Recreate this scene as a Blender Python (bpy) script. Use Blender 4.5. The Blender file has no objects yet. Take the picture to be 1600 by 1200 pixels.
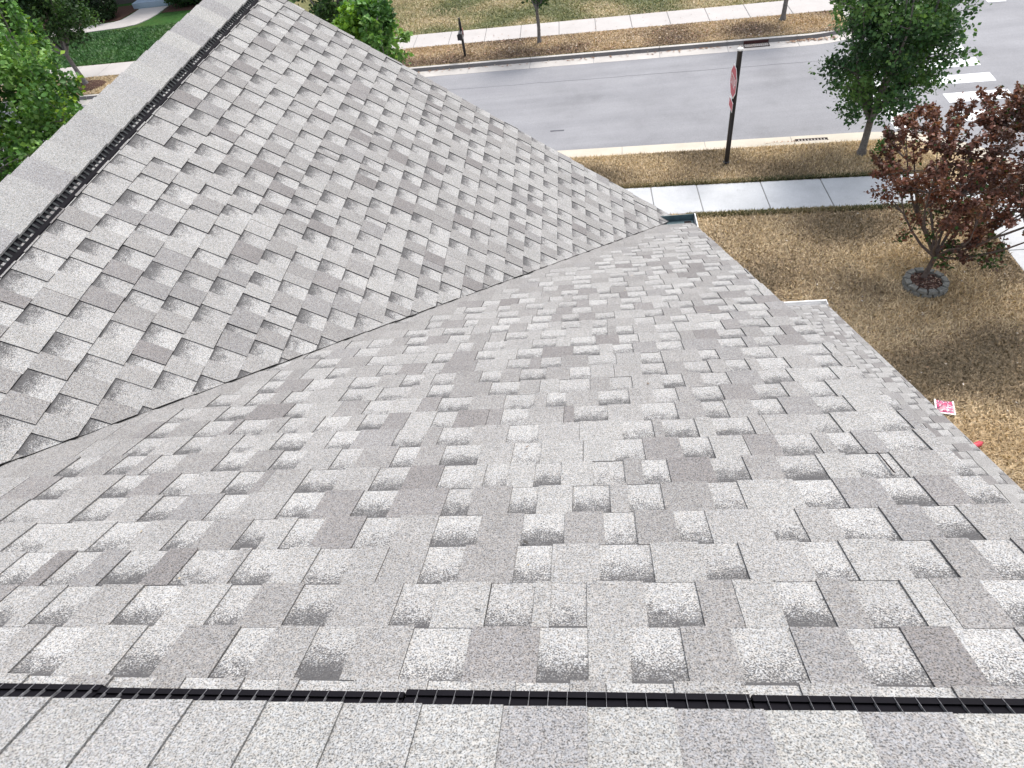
import bpy, bmesh, math, random
import numpy as np
from mathutils import Vector, Matrix, noise
random.seed(7); rng = np.random.default_rng(7)
scene = bpy.context.scene
COL = scene.collection

# ------------------------------------------------------------------ camera, sky, sun, exposure
cam_d = bpy.data.cameras.new('camera'); cam = bpy.data.objects.new('camera', cam_d); COL.objects.link(cam)
CAM = Vector((0.0, -0.1961, 1.1584))
RR = Vector((0.99102, 0.05337, -0.12257)); UU = Vector((0.04461, 0.7323, 0.67952)); FF = Vector((-0.12602, 0.67889, -0.72334))
m = Matrix((RR, UU, -FF)).transposed().to_4x4(); m.translation = CAM
cam.matrix_world = m
cam_d.sensor_width = 36.0; cam_d.lens = 36 * 1026.714 / 1600
cam_d.clip_start = 0.05; cam_d.clip_end = 2000
scene.camera = cam

SUN_EL, SUN_AZ = math.radians(58), math.radians(38)      # azimuth measured from +Y towards +X
w = bpy.data.worlds.new('World'); scene.world = w; w.use_nodes = True
nt = w.node_tree; nt.nodes.clear()
sky = nt.nodes.new('ShaderNodeTexSky'); sky.sky_type = 'NISHITA'; sky.sun_disc = False
sky.sun_elevation = SUN_EL; sky.sun_rotation = SUN_AZ; sky.dust_density = 3.0; sky.air_density = 1.0
bg = nt.nodes.new('ShaderNodeBackground'); bg.inputs['Strength'].default_value = 0.15
wo = nt.nodes.new('ShaderNodeOutputWorld')
hs = nt.nodes.new('ShaderNodeHueSaturation'); hs.inputs['Saturation'].default_value = 0.38
nt.links.new(sky.outputs[0], hs.inputs['Color']); nt.links.new(hs.outputs[0], bg.inputs['Color']); nt.links.new(bg.outputs[0], wo.inputs[0])
sd = bpy.data.lights.new('sun', 'SUN'); sun = bpy.data.objects.new('sun', sd); COL.objects.link(sun)
sd.energy = 1.25; sd.angle = math.radians(16); sd.color = (1.0, 0.93, 0.84)
sdir = Vector((math.sin(SUN_AZ) * math.cos(SUN_EL), math.cos(SUN_AZ) * math.cos(SUN_EL), math.sin(SUN_EL)))
sun.rotation_euler = sdir.to_track_quat('Z', 'Y').to_euler(); sun.location = (5, 8, 12)
scene.view_settings.view_transform = 'Standard'; scene.view_settings.look = 'None'
scene.view_settings.gamma = 1.0; scene.view_settings.use_curve_mapping = False
scene.view_settings.exposure = 1.03

# ------------------------------------------------------------------ helpers
def lin(r, g, b):
    f = lambda c: c / 12.92 if c <= 0.04045 else ((c + 0.055) / 1.055) ** 2.4
    return (f(r / 255), f(g / 255), f(b / 255))

def tag(o, label=None, cat=None, group=None, kind=None):
    if label: o['label'] = label
    if cat: o['category'] = cat
    if group: o['group'] = group
    if kind: o['kind'] = kind
    return o

def empty(name, loc=(0, 0, 0), rz=0, parent=None):
    o = bpy.data.objects.new(name, None); COL.objects.link(o); o.location = loc; o.rotation_euler = (0, 0, rz)
    o.empty_display_size = 0.2
    if parent: o.parent = parent
    return o

def link(name, me, mat=None, parent=None, loc=None):
    o = bpy.data.objects.new(name, me); COL.objects.link(o)
    if mat and not me.materials: me.materials.append(mat)
    if parent: o.parent = parent
    if loc: o.location = loc
    return o

class MB:
    """collects polygons with a colour per corner"""
    def __init__(s): s.v = []; s.f = []; s.c = []
    def poly(s, pts, cols=None):
        n = len(s.v); s.v.extend(pts); s.f.append(tuple(range(n, n + len(pts)))); s.c.extend(cols or [(1, 1, 1, 0)] * len(pts))
    def box(s, x0, x1, y0, y1, z0, z1, M=None, col=(1, 1, 1, 0)):
        P = [Vector(p) for p in ((x0, y0, z0), (x1, y0, z0), (x1, y1, z0), (x0, y1, z0), (x0, y0, z1), (x1, y0, z1), (x1, y1, z1), (x0, y1, z1))]
        if M: P = [M @ p for p in P]
        n = len(s.v); s.v.extend(P)
        for q in ((0, 3, 2, 1), (4, 5, 6, 7), (0, 1, 5, 4), (1, 2, 6, 5), (2, 3, 7, 6), (3, 0, 4, 7)):
            s.f.append(tuple(n + i for i in q)); s.c.extend([col] * 4)
        return s
    def prism(s, pts, z0, z1, col=(1, 1, 1, 0)):
        n = len(s.v); k = len(pts)
        s.v.extend([Vector((p[0], p[1], z0)) for p in pts] + [Vector((p[0], p[1], z1)) for p in pts])
        s.f.append(tuple(n + i for i in reversed(range(k)))); s.c.extend([col] * k)
        s.f.append(tuple(n + k + i for i in range(k))); s.c.extend([col] * k)
        for i in range(k):
            j = (i + 1) % k
            s.f.append((n + i, n + j, n + k + j, n + k + i)); s.c.extend([col] * 4)
        return s
    def tube(s, pts, rads, seg=8, col=(1, 1, 1, 0), cap=True):
        n0 = len(s.v); pts = [Vector(p) for p in pts]
        for i, p in enumerate(pts):
            a = pts[max(i - 1, 0)]; b = pts[min(i + 1, len(pts) - 1)]
            d = (b - a).normalized() if (b - a).length > 1e-9 else Vector((0, 0, 1))
            u = d.cross(Vector((0.31, 0.17, 0.93))); u = u.normalized() if u.length > 1e-3 else d.orthogonal().normalized()
            v = d.cross(u)
            for k in range(seg):
                t = 2 * math.pi * k / seg
                s.v.append(p + (u * math.cos(t) + v * math.sin(t)) * rads[i])
        for i in range(len(pts) - 1):
            for k in range(seg):
                a = n0 + i * seg + k; b = n0 + i * seg + (k + 1) % seg
                s.f.append((a, b, b + seg, a + seg)); s.c.extend([col] * 4)
        if cap:
            s.f.append(tuple(n0 + k for k in range(seg))); s.c.extend([col] * seg)
            e = n0 + (len(pts) - 1) * seg
            s.f.append(tuple(e + k for k in reversed(range(seg)))); s.c.extend([col] * seg)
        return s
    def mesh(s, name, mat=None, smooth=False, color=False):
        me = bpy.data.meshes.new(name); me.from_pydata([tuple(v) for v in s.v], [], s.f)
        if color:
            a = me.color_attributes.new('tone', 'FLOAT_COLOR', 'CORNER')
            a.data.foreach_set('color', np.array(s.c, dtype=np.float32).ravel())
        if mat: me.materials.append(mat)
        if smooth: me.polygons.foreach_set('use_smooth', [True] * len(me.polygons))
        me.update(); return me
    def build(s, name, mat=None, parent=None, smooth=False, color=False, loc=None):
        return link(name, s.mesh(name, mat, smooth, color), None, parent, loc)

def bevel(o, w=0.01, seg=2):
    b = o.modifiers.new('bevel', 'BEVEL'); b.width = w; b.segments = seg; b.limit_method = 'ANGLE'
    return o

# ------------------------------------------------------------------ materials
class N:
    def __init__(s, name, rough=0.9, spec=0.2):
        s.m = bpy.data.materials.new(name); s.m.use_nodes = True; s.t = s.m.node_tree
        s.b = s.t.nodes['Principled BSDF']; s.b.inputs['Roughness'].default_value = rough
        s.b.inputs['Specular IOR Level'].default_value = spec
        s.geo = s.t.nodes.new('ShaderNodeNewGeometry')
        s.pos = s.geo.outputs['Position']
    def n(s, k, **kw):
        x = s.t.nodes.new(k)
        for a, b in kw.items(): setattr(x, a, b)
        return x
    def l(s, a, b): s.t.links.new(a, b)
    def noise(s, scale, detail=2, rough=0.5, vec=None, dist=0.0):
        x = s.n('ShaderNodeTexNoise'); x.inputs['Scale'].default_value = scale; x.inputs['Detail'].default_value = detail
        x.inputs['Roughness'].default_value = rough; x.inputs['Distortion'].default_value = dist
        s.l(vec or s.pos, x.inputs['Vector']); return x.outputs['Fac']
    def ramp(s, fac, stops, interp='LINEAR'):
        x = s.n('ShaderNodeValToRGB'); x.color_ramp.interpolation = interp
        e = x.color_ramp.elements
        while len(e) < len(stops): e.new(0.5)
        for i, (p, c) in enumerate(stops):
            e[i].position = p; e[i].color = (*c, 1) if len(c) == 3 else c
        s.l(fac, x.inputs[0]); return x.outputs[0]
    def mix(s, a, b, f, mode='MIX'):
        x = s.n('ShaderNodeMix', data_type='RGBA', blend_type=mode)
        for v, i in ((f, 0), (a, 6), (b, 7)):
            if hasattr(v, 'default_value') and not isinstance(v, (tuple, float, int)): s.l(v, x.inputs[i])
            elif i == 0: x.inputs[0].default_value = v
            else: x.inputs[i].default_value = (*v, 1) if len(v) == 3 else v
        return x.outputs[2]
    def math(s, op, a, b=0.0, c=None, clamp=False):
        x = s.n('ShaderNodeMath', operation=op, use_clamp=clamp)
        for i, v in enumerate((a, b) if c is None else (a, b, c)):
            if isinstance(v, (int, float)): x.inputs[i].default_value = v
            else: s.l(v, x.inputs[i])
        return x.outputs[0]
    def bump(s, h, strength=0.3, dist=0.01):
        x = s.n('ShaderNodeBump'); x.inputs['Strength'].default_value = strength; x.inputs['Distance'].default_value = dist
        s.l(h, x.inputs['Height']); s.l(x.outputs[0], s.b.inputs['Normal'])
    def out(s, col):
        if isinstance(col, tuple): s.b.inputs['Base Color'].default_value = (*col, 1)
        else: s.l(col, s.b.inputs['Base Color'])
        return s.m
    def attr(s, name='tone'):
        x = s.n('ShaderNodeAttribute', attribute_name=name); return x

def g(v): return (v, v, v)

def granule_material():
    k = N('asphalt_granules', 0.95, 0.1); a = k.attr()
    hue = k.ramp(k.noise(170, 1, 0.5), [(0.35, (1.03, 0.995, 0.96)), (0.5, (1, 1, 1)), (0.65, (0.965, 0.99, 1.03))])
    fine = k.noise(310, 2, 0.6); mid = k.noise(95, 2, 0.6); big = k.noise(3.0, 3, 0.6)
    sp = k.ramp(fine, [(0.32, g(0.26)), (0.42, g(0.65)), (0.51, g(1.0)), (0.66, g(1.24))])
    sp2 = k.ramp(mid, [(0.3, g(0.84)), (0.7, g(1.14))])
    sp3 = k.ramp(big, [(0.3, g(0.93)), (0.7, g(1.06))])
    c = k.mix(a.outputs['Color'], sp, 1.0, 'MULTIPLY'); c = k.mix(c, hue, 1.0, 'MULTIPLY'); c = k.mix(c, sp2, 1.0, 'MULTIPLY'); c = k.mix(c, sp3, 1.0, 'MULTIPLY')
    # printed dark shadow band of the recessed tabs plus painted gap shade, broken up granule by granule
    j = k.math('ADD', a.outputs['Alpha'], k.math('MULTIPLY', k.math('SUBTRACT', fine, 0.5), -1.6))
    j = k.math('ADD', j, k.math('MULTIPLY', k.math('SUBTRACT', k.noise(34, 2), 0.5), 0.7))
    band = k.ramp(j, [(0.40, g(0)), (0.62, g(0.62)), (0.85, g(1))])
    c = k.mix(c, (0.068, 0.067, 0.07), k.math('MULTIPLY', band, 0.9))
    k.bump(fine, 0.35, 0.003)
    return k.out(c)

def simple(name, col, rough=0.6, var=0.15, scale=8, spec=0.3, bump=0, metallic=0, fine=None):
    k = N(name, rough, spec); k.b.inputs['Metallic'].default_value = metallic
    f = k.noise(scale, 4, 0.6)
    c = k.mix(col, k.ramp(f, [(0.25, g(1 - var)), (0.75, g(1 + var))]), 1.0, 'MULTIPLY')
    if fine: c = k.mix(c, k.ramp(k.noise(fine, 2, 0.7), [(0.3, g(1 - var)), (0.7, g(1 + var))]), 1.0, 'MULTIPLY')
    if bump: k.bump(f, bump, 0.01)
    return k.out(c)

def leaf_material(name, trans=0.35):
    k = N(name, 0.45, 0.35); a = k.attr()
    k.out(a.outputs['Color'])
    tr = k.n('ShaderNodeBsdfTranslucent'); tc = k.mix(a.outputs['Color'], (1.0, 1.0, 0.45), 1.0, 'MULTIPLY')
    k.l(tc, tr.inputs['Color'])
    mx = k.n('ShaderNodeMixShader'); mx.inputs[0].default_value = trans
    k.l(k.b.outputs[0], mx.inputs[1]); k.l(tr.outputs[0], mx.inputs[2])
    k.l(mx.outputs[0], k.t.nodes['Material Output'].inputs['Surface'])
    return k.m

def ground_material(name, cols, scale=0.6):
    k = N(name, 1.0, 0.05)
    st = k.n('ShaderNodeMapping'); st.inputs['Scale'].default_value = (1, 1.6, 1); k.l(k.pos, st.inputs[0])
    big = k.noise(scale, 4, 0.6, st.outputs[0]); fine = k.noise(22, 5, 0.75, st.outputs[0], 1.2); mid = k.noise(4.5, 4, 0.7)
    c = k.ramp(big, [(0.34, cols[0]), (0.5, cols[1]), (0.66, cols[2])])
    c = k.mix(c, k.ramp(fine, [(0.34, g(0.5)), (0.5, g(0.98)), (0.66, g(1.3))]), 1.0, 'MULTIPLY')
    c = k.mix(c, k.ramp(mid, [(0.3, g(0.75)), (0.7, g(1.2))]), 1.0, 'MULTIPLY')
    k.bump(fine, 0.6, 0.03)
    return k.out(c)

def asphalt_material():
    k = N('asphalt', 0.85, 0.3)
    mp = k.n('ShaderNodeMapping'); mp.inputs['Scale'].default_value = (0.12, 1.3, 1); mp.inputs['Rotation'].default_value = (0, 0, 0.058)
    k.l(k.pos, mp.inputs[0])
    streak = k.noise(1.0, 4, 0.6, mp.outputs[0]); spot = k.noise(0.5, 4, 0.6); fine = k.noise(60, 2, 0.7)
    c = k.ramp(streak, [(0.3, (0.215, 0.218, 0.235)), (0.7, (0.262, 0.265, 0.282))])
    c = k.mix(c, k.ramp(spot, [(0.3, g(0.84)), (0.45, g(0.97)), (0.65, g(1.07))]), 1.0, 'MULTIPLY')
    c = k.mix(c, k.ramp(fine, [(0.3, g(0.8)), (0.7, g(1.2))]), 1.0, 'MULTIPLY')
    k.bump(fine, 0.3, 0.004)
    return k.out(c)

def concrete_material(name, col, var=0.1, painted_shade=False):
    k = N(name, 0.85, 0.2)
    if painted_shade: col = k.mix(col, k.attr().outputs['Color'], 1.0, 'MULTIPLY')  # multiplies in the kerb face shade painted per corner
    c = k.mix(col, k.ramp(k.noise(0.9, 5, 0.65), [(0.3, g(1 - var)), (0.7, g(1 + var))]), 1.0, 'MULTIPLY')
    c = k.mix(c, k.ramp(k.noise(45, 3, 0.7), [(0.3, g(0.9)), (0.7, g(1.07))]), 1.0, 'MULTIPLY')
    st = k.ramp(k.noise(2.3, 5, 0.8), [(0.62, g(1)), (0.72, g(0.86))])
    return k.out(k.mix(c, st, 1.0, 'MULTIPLY'))

M = {}
M['granule'] = granule_material()
M['deck'] = simple('roof_underlay', (0.2, 0.2, 0.2), 0.9)
M['vent'] = simple('black_plastic', (0.006, 0.0055, 0.008), 0.75, 0.2, 30, 0.1)
M['vent_rib'] = simple('dusty_black_plastic', (0.030, 0.034, 0.036), 0.7, 0.8, 60, 0.15)
M['edge'] = simple('grey_drip_edge', (0.26, 0.255, 0.25), 0.7, 0.1, 20)
M['rib_glint'] = simple('plastic_rib_painted_glint', (0.15, 0.15, 0.16), 0.5, 0.9, 80, 0.4)  # light glint along the ribs painted as a paler plastic colour
M['trim'] = simple('white_painted_metal', (0.74, 0.74, 0.74), 0.45, 0.05, 5, 0.4)
M['gutter_in'] = simple('gutter_painted_reflection', (0.075, 0.12, 0.135), 0.4, 0.35, 14, 0.5)  # blue reflection in the dark gutter painted into the metal colour
M['siding'] = simple('pale_siding', (0.55, 0.54, 0.5), 0.6, 0.05, 3)
M['siding_blue'] = simple('blue_grey_siding', (0.33, 0.42, 0.52), 0.6, 0.06, 3)
M['dark_roof'] = simple('dark_roofing', (0.09, 0.085, 0.08), 0.9, 0.2, 20)
M['glass'] = simple('window_glass', (0.03, 0.04, 0.05), 0.08, 0.05, 3, 0.8)
M['grass_dry'] = ground_material('dry_turf', [(0.30, 0.23, 0.15), (0.38, 0.29, 0.185), (0.44, 0.34, 0.21)], 0.4)
M['grass_olive'] = ground_material('half_dry_turf', [(0.14, 0.15, 0.07), (0.21, 0.20, 0.10), (0.36, 0.29, 0.19)], 0.3)
M['grass_green'] = ground_material('green_turf', [(0.035, 0.085, 0.025), (0.045, 0.11, 0.03), (0.07, 0.11, 0.035)], 0.3)
M['earth'] = ground_material('far_ground', [(0.10, 0.10, 0.05), (0.14, 0.13, 0.06), (0.2, 0.16, 0.09)], 0.1)
M['asphalt'] = asphalt_material()
M['walk'] = concrete_material('pale_concrete', (0.47, 0.485, 0.505), 0.12)
M['walk_far'] = concrete_material('warm_concrete', (0.45, 0.43, 0.42), 0.07)
M['kerb'] = concrete_material('kerb_concrete', (0.50, 0.46, 0.39), 0.12, True)
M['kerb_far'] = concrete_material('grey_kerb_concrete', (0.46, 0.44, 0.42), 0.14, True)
M['paint'] = concrete_material('road_paint', (0.74, 0.76, 0.78), 0.06)
M['iron'] = simple('rusty_iron', (0.05, 0.035, 0.03), 0.7, 0.4, 20)
M['void'] = simple('drain_shaft', (0.012, 0.008, 0.008), 1.0)
M['black'] = simple('black_post_paint', (0.012, 0.011, 0.014), 0.35, 0.2, 20, 0.5)
M['sign_red'] = simple('sign_red', (0.50, 0.05, 0.075), 0.4, 0.08, 20, 0.4)
M['white'] = simple('sign_white', (0.8, 0.8, 0.8), 0.4, 0.04, 10, 0.4)
M['alu'] = simple('bare_aluminium', (0.5, 0.5, 0.5), 0.4, 0.1, 10, 0.5, 0, 0.6)
M['bark'] = simple('grey_bark', (0.17, 0.16, 0.155), 0.95, 0.35, 18, 0.1, 0.6)
M['bark_dark'] = simple('dark_bark', (0.085, 0.07, 0.065), 0.95, 0.35, 18, 0.1, 0.6)
M['bark_mid'] = simple('brown_grey_bark', (0.13, 0.105, 0.095), 0.95, 0.35, 18, 0.1, 0.6)
M['leaf'] = leaf_material('leaves', 0.38)
M['leaf_red'] = leaf_material('bronze_leaves', 0.25)
M['blade'] = leaf_material('grass_blades', 0.15)
M['stone'] = simple('weathered_block', (0.20, 0.20, 0.185), 0.95, 0.4, 14, 0.1, 0.5, 0, 90)
M['mulch'] = simple('bark_mulch', (0.085, 0.05, 0.04), 1.0, 0.5, 30, 0.1, 0.8, 0, 90)
M['chip'] = leaf_material('fallen_leaves', 0.1)

# ------------------------------------------------------------------ setting: ground, road, lawns, kerbs, pavements
SL = -0.058                                     # the street runs 3.3 degrees off the house
ZR = -9.14; ZG = -9.0
def V(v, x): return v + SL * (x - 1.0)          # y of the street line v at x

mb = MB(); mb.poly([Vector(p) for p in ((-700, -300, -9.2), (700, -300, -9.2), (700, 900, -9.2), (-700, 900, -9.2))])
tag(mb.build('ground', M['earth']), kind='structure')
mb = MB(); mb.poly([Vector(p) for p in ((-60, V(18, -60), ZR), (11, 16, ZR), (11, -40, ZR), (20.5, -40, ZR), (20.5, 16, ZR), (70, 12, ZR), (70, 30, ZR), (20.5, 31, ZR), (20.5, 90, ZR), (11, 90, ZR), (11, 27, ZR), (-60, V(28, -60), ZR))])
tag(mb.build('road', M['asphalt']), kind='structure')

def arc(cx, cy, r, a0, a1, n=9):
    return [(cx + r * math.cos(math.radians(a0 + (a1 - a0) * i / n)), cy + r * math.sin(math.radians(a0 + (a1 - a0) * i / n))) for i in range(n + 1)]

# near lawn block, between house and road (raised 14 cm above the road)
near_edge = [(-58, V(18.72, -58)), (-20, V(18.72, -20)), (8.2, V(18.72, 8.2))] + arc(8.2, 15.75, 2.52, 86, 0)[0:] + [(10.72, 10), (10.72, -38)]
mb = MB(); mb.prism(([(-58, -38)] + near_edge)[::-1], -9.25, ZG)
tag(mb.build('lawn', M['grass_dry']), kind='structure')
# far block: verge + lawn
far_edge = [(-58, V(26.95, -58)), (8.4, V(26.95, 8.4))] + arc(8.35, 29.75, 3.25, -84, -10, 8)[1:] + [(11.6, 31), (11.6, 88)]
mb = MB(); mb.prism(far_edge + [(-58, 88)], -9.25, ZG)
tag(mb.build('lawn', M['grass_olive']), kind='structure')
# far verge: a drier strip lying on the block
mb = MB(); mb.poly([Vector((x, V(v, x), ZG + 0.006)) for x, v in ((-57, 26.97), (8.4, 26.97), (9.6, 27.4), (10.0, 28.4), (10.0, 29.0), (-57, 29.0))])
tag(mb.build('verge', M['grass_dry']), kind='structure')
# green lawn of the house across the street at the left
mb = MB(); mb.poly([Vector(p) for p in ((-57, V(30.6, -57), ZG + 0.008), (-14, V(30.6, -14), ZG + 0.008), (-15.5, 34, ZG + 0.008), (-14.5, 43, ZG + 0.008), (-57, 43, ZG + 0.008))])
tag(mb.build('green_lawn', M['grass_green']), kind='structure')

def pavement(name, v0, v1, joints, mat, gap=0.014, z0=-9.1, z1=-8.985, x0=None):
    root = MB()
    a, b = joints[0], joints[-1]
    root.poly([Vector((a, V(v0 + .03, a), ZG + 0.003)), Vector((b, V(v0 + .03, b), ZG + 0.003)), Vector((b, V(v1 - .03, b), ZG + 0.003)), Vector((a, V(v1 - .03, a), ZG + 0.003))])
    root = tag(root.build(name, M['deck']), kind='structure')
    for i in range(len(joints) - 1):
        a, b = joints[i] + gap, joints[i + 1] - gap
        dz = random.uniform(-0.004, 0.004)
        s = MB(); s.prism([(a, V(v0, a)), (b, V(v0, b)), (b - .01, V(v1, b)), (a - .01, V(v1, a))], z0, z1 + dz)
        bevel(s.build('slab', mat, root), 0.006, 1)
    return root
near_j = [-12.4 + 1.55 * i for i in range(9)] + [1.80, 3.05, 4.75, 6.30, 7.85, 9.42]
pavement('pavement', 15.36, 16.76, near_j, M['walk'])
far_j = [-7.2 - 1.55 * i for i in range(22, 0, -1)] + [-7.18, -5.62, -4.04, -2.5, -0.86, 0.67, 2.14, 3.67, 5.2, 6.75, 8.35, 9.98]
pavement('pavement', 29.02, 30.55, far_j, M['walk_far'])
# side pavements running along the cross street, with the corner landings
def side_pavement(x0, x1, ys, mat):
    mb = MB(); mb.poly([Vector(p) for p in ((x0 + .03, ys[0], ZG + .003), (x1 - .03, ys[0], ZG + .003), (x1 - .03, ys[-1], ZG + .003), (x0 + .03, ys[-1], ZG + .003))])
    root = tag(mb.build('pavement', M['deck']), kind='structure')
    for i in range(len(ys) - 1):
        s = MB(); s.prism([(x0, ys[i] + .012), (x1, ys[i] + .012), (x1, ys[i + 1] - .012), (x0, ys[i + 1] - .012)], -9.1, -8.986 + random.uniform(-.003, .003))
        s.build('slab', mat, root)
side_pavement(9.45, 10.66, [-2 + 1.48 * i for i in range(13)], M['walk'])
side_pavement(10.02, 11.5, [26.95 + .02, 28.5, 30.0, 31.5, 33.0, 34.5, 36.0, 37.5, 39.0], M['walk_far'])

# kerbs: stones laid end to end along a line, each with its gutter pan
def kerb(path, side, mat, seg=2.5, top=0.15, pan=0.60, start=0.0):
    root = empty('kerb'); root['kind'] = 'structure'
    P = [Vector((x, y, 0)) for x, y in path]
    L = [0]
    for a, b in zip(P, P[1:]): L.append(L[-1] + (b - a).length)
    def pt(s):
        s = max(0, min(L[-1] - 1e-6, s))
        for i in range(len(P) - 1):
            if s <= L[i + 1]:
                t = (s - L[i]) / (L[i + 1] - L[i]); d = (P[i + 1] - P[i]).normalized()
                return P[i].lerp(P[i + 1], t), d
    s = start
    prof = [(0, ZG + 0.004), (top, ZG + 0.002), (top + 0.05, ZR + 0.02), (top + 0.06, ZR + 0.016), (top + pan, ZR + 0.006), (top + pan, ZR - 0.06), (0, ZR - 0.06)]
    while s < L[-1] - 0.3:
        e = min(s + seg, L[-1]); mb = MB(); rings = []
        n = max(1, int((e - s) / 0.4)) if seg > 1 else 2
        for i in range(n + 1):
            q, d = pt(s + 0.008 + (e - s - 0.016) * i / n)
            nn = Vector((-d.y, d.x, 0)) * side
            rings.append([Vector((q.x + nn.x * o, q.y + nn.y * o, z)) for o, z in prof])
        k = len(prof)
        for a, b in zip(rings, rings[1:]):
            for i in range(k):
                j = (i + 1) % k; mb.poly([a[i], a[j], b[j], b[i]], [((.36, .36, .38, 1) if i == 1 and side < 0 else (1, 1, 1, 1))] * 4)  # shade on the far kerb's road face is painted into its colour
        mb.poly(rings[0][::-1]); mb.poly(rings[-1])
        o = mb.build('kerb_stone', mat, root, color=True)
        s = e
    return root
kerb([(-50, V(18.72, -50)), (8.2, V(18.72, 8.2))] + arc(8.2, 15.75, 2.52, 84, 0, 10) + [(10.72, 8), (10.72, -10)], 1, M['kerb'], start=1.2)
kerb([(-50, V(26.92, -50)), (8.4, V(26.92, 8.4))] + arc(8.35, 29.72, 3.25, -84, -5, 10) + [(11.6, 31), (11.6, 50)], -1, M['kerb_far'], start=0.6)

# painted crossing, stop line
ZP = ZR + 0.006
cw = empty('crosswalk'); cw['kind'] = 'structure'
for i, yc in enumerate([19.46, 20.68, 21.93, 23.13, 24.35, 25.55]):
    xo = 0.0 if i < 3 else 0.05
    mb = MB(); c = [(11.07 + xo, yc - .29), (12.88 + xo * .5, yc - .36), (12.93 + xo, yc + .26), (11.1 + xo, yc + .33)]
    mb.prism([(x, y) for x, y in c], ZP - .003, ZP); mb.build('bar', M['paint'], cw)
cw = empty('crosswalk'); cw['kind'] = 'structure'
for x in (15.25, 16.5, 17.75, 19.0):
    mb = MB(); mb.prism([(x, 28.0), (x + .6, 27.92), (x + .62, 31), (x, 31)], ZP - .003, ZP); mb.build('bar', M['paint'], cw)
mb = MB(); mb.prism([(9.1, 19.08), (9.58, 19.05), (9.62, 22.7), (9.12, 22.75)], ZP - .003, ZP)
tag(mb.build('stop_line', M['paint']), kind='structure')
# small tar patches and cracks on the carriageway
def crack(pts, wd, name='crack'):
    mb = MB(); P = [Vector((x, y, ZR + .004)) for x, y in pts]
    for a, b in zip(P, P[1:]):
        n = Vector((-(b - a).y, (b - a).x, 0)).normalized() * wd / 2
        mb.poly([a - n, b - n, b + n, a + n])
    tag(mb.build(name, M['tar']), kind='structure')
M['tar'] = simple('old_tar', (0.10, 0.10, 0.115), 0.9, 0.2, 10)
def wob(x0, x1, y, n=26, a=.05):
    return [(x0 + (x1 - x0) * i / n, V(y, x0 + (x1 - x0) * i / n) + a * noise.noise(Vector((i * .7, y, 0)))) for i in range(n + 1)]
crack(wob(-1.12, -0.66, 20.83, 4, .04), .09); 
crack(wob(-9, 11, 24.75, 60, .05), .014)

# ------------------------------------------------------------------ grass: blades laid over the turf
def blades(name, n, region, cols, lo=.04, hi=.115, wd=.013, lean=1.36, mat='blade', zz=ZG, kind='stuff', seed=1):
    r = np.random.default_rng(seed)
    P = region(r, n); n = len(P)
    az = r.uniform(0, 2 * np.pi, n); ln = r.uniform(lo, hi, n); tl = r.uniform(.35, 1, n) * lean
    d = np.stack([np.cos(az) * np.sin(tl), np.sin(az) * np.sin(tl), np.cos(tl)], 1)
    s = np.stack([-np.sin(az), np.cos(az), np.zeros(n)], 1) * (wd * r.uniform(.6, 1.5, n))[:, None]
    b = np.column_stack([P, np.full(n, zz)])
    v = np.empty((n, 3, 3)); v[:, 0] = b - s; v[:, 1] = b + s; v[:, 2] = b + d * ln[:, None]
    me = bpy.data.meshes.new(name); me.vertices.add(3 * n); me.vertices.foreach_set('co', v.ravel())
    me.loops.add(3 * n); me.loops.foreach_set('vertex_index', np.arange(3 * n)); me.polygons.add(n)
    me.polygons.foreach_set('loop_start', np.arange(n) * 3); me.polygons.foreach_set('loop_total', np.full(n, 3))
    me.update(calc_edges=True)
    C = np.array(cols); nb = np.array([noise.noise(Vector((x * .45, y * .6, seed))) for x, y in P[::1]]) * 1.3
    t = np.clip((nb + .5 + r.normal(0, .22, n)), 0, .999) * (len(C) - 1); i = t.astype(int); f = (t - i)[:, None]
    col = (C[i] * (1 - f) + C[i + 1] * f) * r.uniform(.6, 1.35, n)[:, None]
    a = me.color_attributes.new('tone', 'FLOAT_COLOR', 'CORNER')
    a.data.foreach_set('color', np.repeat(np.column_stack([col, np.ones(n)]), 3, 0).astype(np.float32).ravel())
    o = link(name, me, M[mat]); tag(o, kind=kind); return o
def rect_region(x0, x1, f0, f1):
    def fn(r, n):
        x = r.uniform(x0, x1, n); t = r.uniform(0, 1, n)
        a = f0(x); b = f1(x); return np.column_stack([x, a + (b - a) * t])
    return fn
dry = [(0.23, 0.18, 0.115), (0.34, 0.255, 0.165), (0.48, 0.375, 0.24), (0.70, 0.57, 0.39), (0.54, 0.41, 0.25)]
oli = [(0.12, 0.145, 0.055), (0.20, 0.21, 0.09), (0.31, 0.265, 0.14), (0.52, 0.42, 0.27)]
grn = [(0.04, 0.11, 0.03), (0.06, 0.16, 0.045), (0.09, 0.18, 0.055)]
blades('dry_grass', 170000, rect_region(1.2, 9.42, lambda x: np.full_like(x, 4.5), lambda x: V(15.33, x)), dry, seed=1)
blades('dry_grass', 60000, rect_region(-.8, 9.4, lambda x: V(16.8, x), lambda x: V(18.68, x) - np.clip(x - 8.6, 0, 9) * 1.2), dry, seed=2)
blades('green_edge_grass', 9000, rect_region(2.6, 8.6, lambda x: V(15.16, x), lambda x: V(15.35, x)), [(0.06, 0.075, 0.025), (0.10, 0.11, 0.04), (0.24, 0.19, 0.09)], seed=3)
blades('green_edge_grass', 8000, rect_region(-.3, 8.6, lambda x: V(16.78, x), lambda x: V(16.95, x)), [(0.06, 0.075, 0.025), (0.10, 0.11, 0.04), (0.24, 0.19, 0.09)], seed=4)
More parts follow.
